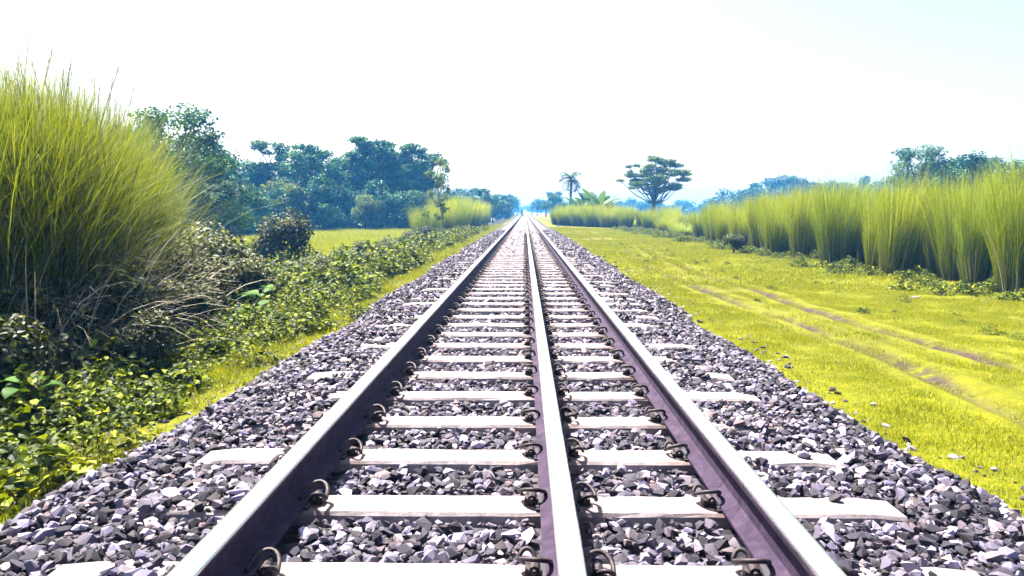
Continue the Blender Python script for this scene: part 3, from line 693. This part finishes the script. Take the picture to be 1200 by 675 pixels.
# ------------------------------------------------------------------ trees
def tree_meshes(seed, H, trunk_h, tr, blobs, nl, smin, smax, crown='crown', bark='bark', gaps=.0, up=.5, low=3):
    rg = np.random.default_rng(seed); b = Acc(); a = Acc()
    wob = rg.normal(0, .018 * H, (6, 2)); wob[0] = 0; tp = [(wob[i, 0], wob[i, 1], trunk_h * i / 5 - (.15 if i == 0 else 0)) for i in range(6)]
    b.add(*tube(tp, np.linspace(tr * 1.25, tr * .6, 6), 7))
    vol = np.array([bl[3] * bl[4] * bl[5] for bl in blobs]) ** (2 / 3); vol /= vol.sum()
    for bl, vv in zip(blobs, vol):
        c = np.array(bl[:3]); r = np.array(bl[3:]); s0 = np.array(tp[rg.integers(low, 6)]); midp = (s0 + c) / 2 + np.array([0, 0, -.06 * H]) * rg.random() + rg.normal(0, .02 * H, 3)
        b.add(*tube([s0, midp, c], [tr * .42, tr * .28, tr * .10], 5))
        for _ in range(3):
            q, _d = blob_points(1, c, r * .85, rg); b.add(*tube([midp * .3 + c * .7, q[0]], [tr * .13, tr * .04], 4))
        p, d = blob_points(int(nl * vv), c, r, rg, 2.2)
        if gaps > 0:
            k = 2.6 / max(r.mean(), .3); g = np.sin(p[:, 0] * k * 1.3 + seed) * np.sin(p[:, 1] * k * 1.1 + 2) + np.sin(p[:, 2] * k * 1.9 + p[:, 0] * k * .6); kp = g > gaps - 1; p, d = p[kp], d[kp]
        t = np.clip(.48 * rg.random() + .5 * rg.beta(2, 2, len(p)), 0, 1)
        a.add(*leaves(p, rg.uniform(smin, smax, len(p)), rg, up, t, aspect=.62, out=d * .5))
    return b.mesh('trunk', M[bark], True), a.mesh('crown', M[crown])
def blobs_dome(seed, nb, R_, z0, z1, rmin, rmax, flat=.6, core=.95):
    rg = np.random.default_rng(seed); o_ = []
    for k in range(nb):
        an = rg.random() * 6.283; f = math.sqrt(rg.random()); zz = rg.random()
        rad = R_ * f * core * (1 - .55 * zz ** 2); r = rg.uniform(rmin, rmax)
        o_.append((rad * math.cos(an), rad * math.sin(an), z0 + (z1 - z0) * zz, r, r, r * flat))
    return o_
T = {}
T['broad'] = [tree_meshes(s, 9, 4.0, .22, blobs_dome(s, 17, 3.3, 3.0, 8.2, .9, 1.7, .7), 6500, .22, .45, gaps=.35) for s in (1, 2)]
T['layered'] = [tree_meshes(s, 10, 6.5, .20, blobs_dome(s, 20, 3.0, 4.2, 9.4, .7, 1.4, .42), 5200, .2, .42, gaps=.4) for s in (3, 4)]
T['bushy'] = [tree_meshes(s, 5, 2.0, .13, blobs_dome(s, 13, 1.9, .9, 4.2, .8, 1.25, .8), 5000, .16, .34, 'crown', gaps=.25) for s in (5, 6)]
T['pale'] = [tree_meshes(s, 6, 3.0, .13, blobs_dome(s, 13, 1.8, 2.0, 5.2, .7, 1.1, .8), 4200, .16, .34, 'crown_pale', gaps=.3) for s in (7,)]
T['near'] = [tree_meshes(12, 8, 4.6, .17, blobs_dome(12, 48, 3.4, 1.8, 7.0, .8, 1.3, .55), 24000, .11, .24, gaps=.2)]
ub = []; rgu = np.random.default_rng(77)
for k in range(64):
    an = rgu.random() * 6.283; f = rgu.random() ** .55; zz = 3.9 + 5.0 * rgu.random() * (1 - .62 * f ** 2) + .9 * f; r = rgu.uniform(.35, .8)
    ub.append((4.7 * f * math.cos(an), 4.7 * f * math.sin(an), zz, r * 1.35, r * 1.35, r * .42))
T['umbrella'] = [tree_meshes(21, 9.5, 6.6, .24, ub, 12000, .2, .4, 'crown_pale', up=.7, low=2)]
sb = [(rgu.normal(0, .30) * (1 + .5 * (z > 3)), rgu.normal(0, .30), z, .34, .34, .26) for z in np.linspace(1.4, 4.6, 15)]
T['slender'] = [tree_meshes(23, 4.8, 4.3, .055, sb, 1500, .10, .2, 'crown_pale', 'pale_bark', gaps=.4)]

def put_tree(kind, k, px, Y, s, label, group=None, name='tree', sz=None):
    x = (px - 615) / 900 * Y
    return put_plant(name, T[kind][k % len(T[kind])], x, Y, s, label, 'tree', group, ('trunk', 'crown'), sz=sz)
put_tree('near', 0, 205, 40, 1.06, 'dark green layered tree rising behind the arching grass, nearest of the woodland')
put_tree('near', 0, 165, 44, 1.0, 'dark tree mostly hidden behind the arching grass on the left bank')
put_tree('slender', 0, 516, 54, 1.2, 'slender pale-trunked sapling with sparse leaves beside the grass hump', name='sapling')
GT = 'trees of the woodland beyond the paddy field'
rs = random.Random(12)
LB = 'tall spreading tree in the back of the woodland beyond the paddy field'; LL = 'tall tree with flat tiers of leaves rising above the woodland beyond the paddy field'
LU = 'low bushy tree in the front edge of the woodland beyond the paddy field'; LP = 'paler green tree in front of the woodland beyond the paddy field'
for px, Y, s, kd in ((250, 78, .95, 'broad'), (275, 84, 1.0, 'broad'), (300, 90, 1.05, 'broad'), (318, 86, 1.15, 'layered'), (335, 92, 1.05, 'broad'), (362, 86, 1.15, 'layered'), (385, 90, 1.12, 'broad'), (405, 94, 1.15, 'broad'),
                     (425, 88, 1.2, 'layered'), (447, 88, 1.24, 'layered'), (440, 96, 1.2, 'broad'), (465, 92, 1.15, 'broad'), (480, 90, 1.12, 'layered'), (500, 94, 1.12, 'layered'), (492, 98, 1.1, 'broad'), (415, 86, 1.0, 'layered'), (350, 96, 1.15, 'broad'), (235, 72, 1.0, 'broad'), (215, 76, 1.0, 'broad')):
    put_tree(kd, rs.randrange(2), px, Y + rs.gauss(0, 1), s * (.93 if px > 290 else 1.0), LB if kd == 'broad' else LL, GT)
for k in range(30):
    px = 225 + k * 9.6 + rs.gauss(0, 3); put_tree('bushy', rs.randrange(2), px, 82 + rs.gauss(0, 2.5) + (4 if px > 380 else 0), rs.uniform(.85, 1.25), LU, GT)
for px, Y, s in ((345, 76, 1.0), (265, 66, 1.0), (360, 78, .55), (430, 80, .8), (330, 82, 1.1), (300, 80, .9)):
    put_tree('pale', 0, px, Y, s, LP, GT)
for px, Y, s in ((262, 58, .85), (293, 60, .8), (240, 60, .8)):
    put_tree('bushy', 1, px, Y, s, 'small round tree with dark trunk standing at the field edge behind the round bush', 'small trees at the field edge')
put_tree('umbrella', 0, 765, 100, 1.0, 'umbrella-shaped tree with open fan of branches and flat leaf tiers behind the grass')
GV = 'trees flanking the line where it meets the horizon'
for px, Y, s, kd, lab in ((565, 118, .55, 'layered', 'dark tree behind the grass hump left of the line'), (578, 135, .6, 'broad', 'rounded tree beyond the grass hump left of the line'), (593, 200, .75, 'broad', 'hazy blue tree on the left of the far end of the line'),
                     (601, 260, .8, 'broad', 'pale blue tree nearest the far end of the line on the left'), (655, 140, .6, 'bushy', 'teal bushy tree left of the palm'), (648, 170, .7, 'broad', 'teal tree between the palm and the far end of the line'), (662, 118, .62, 'bushy', 'bushy green tree under the palm'),
                     (712, 100, .55, 'bushy', 'low dark tree beside the banana plants'), (630, 260, .65, 'broad', 'pale blue tree nearest the far end of the line on the right'), (640, 230, .6, 'broad', 'pale blue tree behind the teal trees near the far end of the line')):
    put_tree(kd, rs.randrange(2), px, Y, s * 1.05, lab, GV)
GRT = 'trees showing above the tall grass on the right'
for px, Y, s, kd, lab in ((1066, 62, .98, 'near', 'dark flat-topped tree peeping above the tall grass'), (1040, 66, .72, 'bushy', 'low dark tree beside the flat-topped tree above the tall grass'),
                     (1125, 60, .78, 'broad', 'rounded blue-green tree above the tall grass'), (1160, 64, .76, 'broad', 'blue-green tree right of the rounded tree above the tall grass'), (1098, 68, .78, 'broad', 'tree filling the gap between flat-topped and rounded trees'), (1195, 40, .85, 'pale', 'pale yellowish tree top at the end of the tall grass')):
    put_tree(kd, rs.randrange(2), px, Y, s, lab, GRT)

# palm
def palm_tree(x, y, H, label, seed):
    rg = np.random.default_rng(seed); e = bpy.data.objects.new('palm_tree', None); COL.objects.link(e); e.location = (x, y, float(ground_z(x, y))); tag(e, label, 'palm')
    b = Acc(); b.add(*tube([(0, 0, -.1), (.1, 0, H * .4), (.18, .05, H * .8), (.2, .05, H)], [.24, .17, .15, .14], 8)); link('trunk', b.mesh('trunk', M['bark'], True), e)
    for k in range(30):
        az = 2.4 * k; el = rg.uniform(-.7, 1.3); L = rg.uniform(1.7, 2.2); a = Acc(); pts = []; c = np.array([.2, .05, H]); th = el
        for i in range(9):
            pts.append(c.copy()); c = c + np.array([math.cos(az) * math.cos(th), math.sin(az) * math.cos(th), math.sin(th)]) * L / 8; th -= .16 + .05 * i * .6
        pts = np.array(pts); a.add(*tube(pts, np.linspace(.035, .01, 9), 4), .2)
        q = np.concatenate([pts[2:], (pts[2:] + pts[1:-1]) / 2]); q = np.repeat(q, 3, 0); nn = len(q)
        sd_ = np.where(np.arange(nn) % 2, 1, -1); a.add(*blades(q, az + sd_ * rg.uniform(.7, 1.2, nn), rg.uniform(.35, .6, nn), rg.uniform(1.2, 1.9, nn), rg.uniform(.1, .6, nn), np.full(nn, .13), 2, None, rg))
        link('frond', a.mesh('frond', M['crown']), e)
palm_tree((667 - 615) / 900 * 100, 100, 5.6, 'single palm with round head of fronds above the grass', 3)
def banana(x, y, H, label, seed, group):
    rg = np.random.default_rng(seed); e = bpy.data.objects.new('banana_plant', None); COL.objects.link(e); e.location = (x, y, float(ground_z(x, y))); tag(e, label, 'banana plant', group)
    b = Acc(); b.add(*tube([(0, 0, -.1), (.03, 0, H * .22), (.05, .03, H * .4)], [.17, .13, .09], 8)); link('stem', b.mesh('stem', M['pale_bark'], True), e)
    for k in range(9):
        az = 2.4 * k + rg.normal(0, .3); th = rg.uniform(.9, 1.45); L = H * rg.uniform(.55, .8); c = np.array([.05, .03, H * rg.uniform(.2, .4)]); rows = []
        d = np.array([math.cos(az), math.sin(az), 0]); sv = np.cross(d, (0, 0, 1))
        for i, t in enumerate(np.linspace(0, 1, 9)):
            w = .42 * math.sin(math.pi * min(1, .05 + .95 * t)) ** .6 if t < 1 else .01
            rows.append([c - sv * w + (0, 0, -.10 * w), c + (0, 0, .05), c + sv * w + (0, 0, -.10 * w)]); c = c + (d * math.cos(th) + np.array([0, 0, 1]) * math.sin(th)) * L / 8; th -= rg.uniform(.05, .28)
        a = Acc(); V = np.array(rows).reshape(-1, 3); F = []
        for i in range(8):
            for j in range(2):
                p = i * 3 + j; F += [(p, p + 1, p + 4), (p, p + 4, p + 3)]
        a.add(V, F, rg.random()); link('leaf', a.mesh('leaf', M['banana'], True), e)
for k, (px, Y, H) in enumerate(((684, 92, 4.4), (694, 95, 4.9), (701, 90, 4.3), (677, 96, 4.1), (709, 94, 4.0), (689, 97, 4.6), (704, 97, 4.5))):
    banana((px - 615) / 900 * Y, Y, H, 'banana plant with broad drooping leaves in the group right of the palm', 40 + k, 'banana plants right of the palm')

# far woods: one hazy mass on each side
def wood(name, spots, label, seed):
    rg = np.random.default_rng(seed); a = Acc()
    for x, y, h, w in spots:
        z0 = float(ground_z(x, y)); a.add(*tube([(x, y, z0 - .2), (x, y, z0 + h * .6)], [.3, .15], 5), .1)
        for _ in range(6):
            c = (x + rg.normal(0, w * .35), y + rg.normal(0, w * .3), z0 + h * rg.uniform(.3, .82)); r = w * rg.uniform(.25, .45)
            p, d = blob_points(170, c, (r, r, min(r * .7, h * .28)), rg, 2.2); p[:, 2] = np.maximum(p[:, 2], z0)
            a.add(*leaves(p, rg.uniform(.5, 1.0, len(p)), rg, .4, np.clip(.2 * rg.random() + .6 * rg.random(len(p)), 0, 1), out=d * .5, aspect=.7))
    tag(link(name, a.mesh(name, M['crown'])), label, 'woodland', kind='stuff')
sp = []
for px in np.arange(690, 1230, 6.5):
    Y = rs.uniform(190, 225) if px > 830 else rs.uniform(300, 340)
    top = np.interp(px, [690, 830, 850, 870, 900, 930, 950, 1000, 1230], [237, 236, 226, 214, 206, 203, 212, 205, 196]) + rs.gauss(0, 3)
    hh = 1.15 + (248 - top) / 900 * Y + .8; sp.append(((px - 615) / 900 * Y, Y, hh, rs.uniform(4.5, 7)))
wood('far_wood', sp, 'hazy blue woodland on the horizon behind the tall grass', 5)
sp = []
for px in np.arange(-20, 590, 9):
    Y = rs.uniform(150, 190); top = np.interp(px, [-20, 230, 540, 570, 590], [200, 200, 222, 232, 237]) + rs.gauss(0, 4); sp.append(((px - 615) / 900 * Y, Y, 1.15 + (248 - top) / 900 * Y + 1.1, rs.uniform(4.5, 7)))
wood('far_wood', sp, 'hazy blue woodland behind the trees beyond the paddy field', 6)
sp = []
for px in np.concatenate([np.arange(400, 610, 5), np.arange(624, 760, 5)]):
    Y = rs.uniform(420, 520); sp.append(((px - 615) / 900 * Y, Y, rs.uniform(6, 10), rs.uniform(7, 11)))
wood('far_wood', sp, 'palest blue woodland on the horizon either side of the line', 8)
# ------------------------------------------------------------------ far end of the line: a level crossing with boom, posts and a walker
m, n, o = mat('white_paint'); bsdf(n, o, ramp(n, [(.3, (.68, .66, .64)), (.7, (.8, .79, .77))], noise(n, 3)), .6); M['white'] = m
m, n, o = mat('red_paint'); bsdf(n, o, ramp(n, [(.3, (.45, .05, .03)), (.7, (.6, .08, .05))], noise(n, 3)), .6); M['red'] = m
m, n, o = mat('dark_cloth'); bsdf(n, o, ramp(n, [(.3, (.02, .02, .035)), (.7, (.04, .035, .06))], noise(n, 8)), .9); M['cloth'] = m
m, n, o = mat('rose_cloth'); bsdf(n, o, ramp(n, [(.3, (.30, .13, .16)), (.7, (.38, .18, .2))], noise(n, 8)), .9); M['rose'] = m
m, n, o = mat('skin'); bsdf(n, o, ramp(n, [(.3, (.16, .09, .06)), (.7, (.2, .11, .075))], noise(n, 8)), .6); M['skin'] = m
YC = 205.0
e = bpy.data.objects.new('crossing_barrier', None); COL.objects.link(e); e.location = (2.9, YC, float(ground_z(2.9, YC))); tag(e, 'white crossing barrier with red weighted end, lowered far down the line', 'barrier')
a = Acc(); a.add(*box_arr(2.45, 2.75, -.12, .12, -.1, 1.0)); link('post', a.mesh('post', M['red']), e)
for k in range(6):
    a = Acc(); a.add(*tube([(-.9 + k * .6, 0, .95), (-.3 + k * .6, 0, .95)], .06, 8)); link('boom_band', a.mesh('boom_band', M['red'] if k == 5 else M['white'], True), e)
a = Acc(); a.add(*box_arr(2.75, 3.15, -.15, .15, .7, 1.15)); link('counterweight', a.mesh('counterweight', M['red']), e)
for x, lab in ((-1.95, 'thin dark post left of the rails far down the line'), (1.35 + .5, 'thin dark post right of the rails far down the line')):
    e = bpy.data.objects.new('signal_post', None); COL.objects.link(e); e.location = (x, YC + 4, float(bed_z(x, YC)) - .03); tag(e, lab, 'post')
    a = Acc(); a.add(*tube([(0, 0, -.2), (0, 0, 2.4)], .06, 6)); link('pole', a.mesh('pole', M['cloth'], True), e)
    a = Acc(); a.add(*box_arr(-.14, .14, -.05, .05, 2.0, 2.5)); link('head', a.mesh('head', M['cloth']), e)

def walker(x, y, label):
    me = bpy.data.meshes.new('person'); J = [(0, 0, .92), (0, 0, 1.12), (0, .01, 1.34), (0, .01, 1.46), (0, .02, 1.60), (0, .02, 1.72),
         (.10, 0, .88), (.11, -.06, .48), (.11, .02, .06), (.11, -.10, .03), (-.10, 0, .88), (-.11, .12, .48), (-.11, .10, .06), (-.11, -.02, .03),
         (.19, .01, 1.38), (.24, .05, 1.10), (.25, -.02, .86), (.255, -.04, .76), (-.19, .01, 1.38), (-.24, -.03, 1.10), (-.25, -.10, .87), (-.255, -.13, .77)]
    E = [(0, 1), (1, 2), (2, 3), (3, 4), (4, 5), (0, 6), (6, 7), (7, 8), (8, 9), (0, 10), (10, 11), (11, 12), (12, 13), (2, 14), (14, 15), (15, 16), (16, 17), (2, 18), (18, 19), (19, 20), (20, 21)]
    rad = [.15, .14, .16, .06, .10, .08, .09, .06, .045, .04, .09, .06, .045, .04, .065, .048, .034, .03, .065, .048, .034, .03]
    me.from_pydata(J, E, []); ob = link('person', me, None, (x, y, 0.0)); ob.modifiers.new('skin', 'SKIN'); sv = me.skin_vertices[0].data
    for v_, r_ in zip(sv, rad): v_.radius = (r_ * .9, r_ * .75)
    sv[0].use_root = True; ob.modifiers.new('smooth', 'SUBSURF').levels = 1; ob.modifiers['smooth'].render_levels = 1; me.materials.append(M['skin'])
    a = Acc(); th = np.linspace(0, 2 * math.pi, 13)[:-1]
    def shell(levels, mt, nm):
        V = [(rx * math.cos(t), ry * math.sin(t) + .01, z) for z, rx, ry in levels for t in th]; F = []
        for i in range(len(levels) - 1):
            for j in range(12):
                p, q = i * 12 + j, i * 12 + (j + 1) % 12; F += [(p, q, q + 12), (p, q + 12, p + 12)]
        A = Acc(); A.add(V, F); return link(nm, A.mesh(nm, M[mt], True), ob)
    shell([(.95, .20, .17), (1.15, .20, .17), (1.38, .225, .16), (1.45, .10, .09)], 'cloth', 'shirt')
    shell([(.12, .24, .24), (.5, .22, .21), (.97, .19, .165)], 'rose', 'wrap_skirt')
    shell([(1.58, .105, .11), (1.68, .105, .11), (1.745, .05, .055)], 'cloth', 'hair')
    tag(ob, label, 'person')
walker(-.75, 190.0, 'person in dark top and rosy wrap walking far down the track')

# litter seen on the turf: a scrap of pale board by the grass foot
a = Acc(); V, F = box_arr(-.07, .07, -.05, .05, 0, .012); V[:, 2] += V[:, 0] * .12 + .01; a.add(V, F)
o_ = link('board_scrap', a.mesh('board_scrap', M['concrete'])); o_.location = (6.9, 13.6, float(ground_z(6.9, 13.6)) + .01); o_.rotation_euler = (0, .05, .4); tag(o_, 'pale scrap of board lying on the turf near the tall grass', 'scrap')

# ------------------------------------------------------------------ hazy air
hz, n, o = mat('hazy_air'); n.nodes.remove([q for q in n.nodes if q != o][0]) if len(n.nodes) > 1 else None
pv = n.nodes.new('ShaderNodeVolumePrincipled'); pv.inputs['Color'].default_value = (.08, .40, 1.0, 1); pv.inputs['Density'].default_value = .00115; pv.inputs['Anisotropy'].default_value = 0.0; pv.inputs['Absorption Color'].default_value = (1, 1, 1, 1)
n.links.new(pv.outputs[0], o.inputs['Volume'])
V, F = box_arr(-920, 920, -320, 1540, -3.0, 17.0)
tag(link('haze', make_mesh('haze', V, F, hz)), kind='stuff')
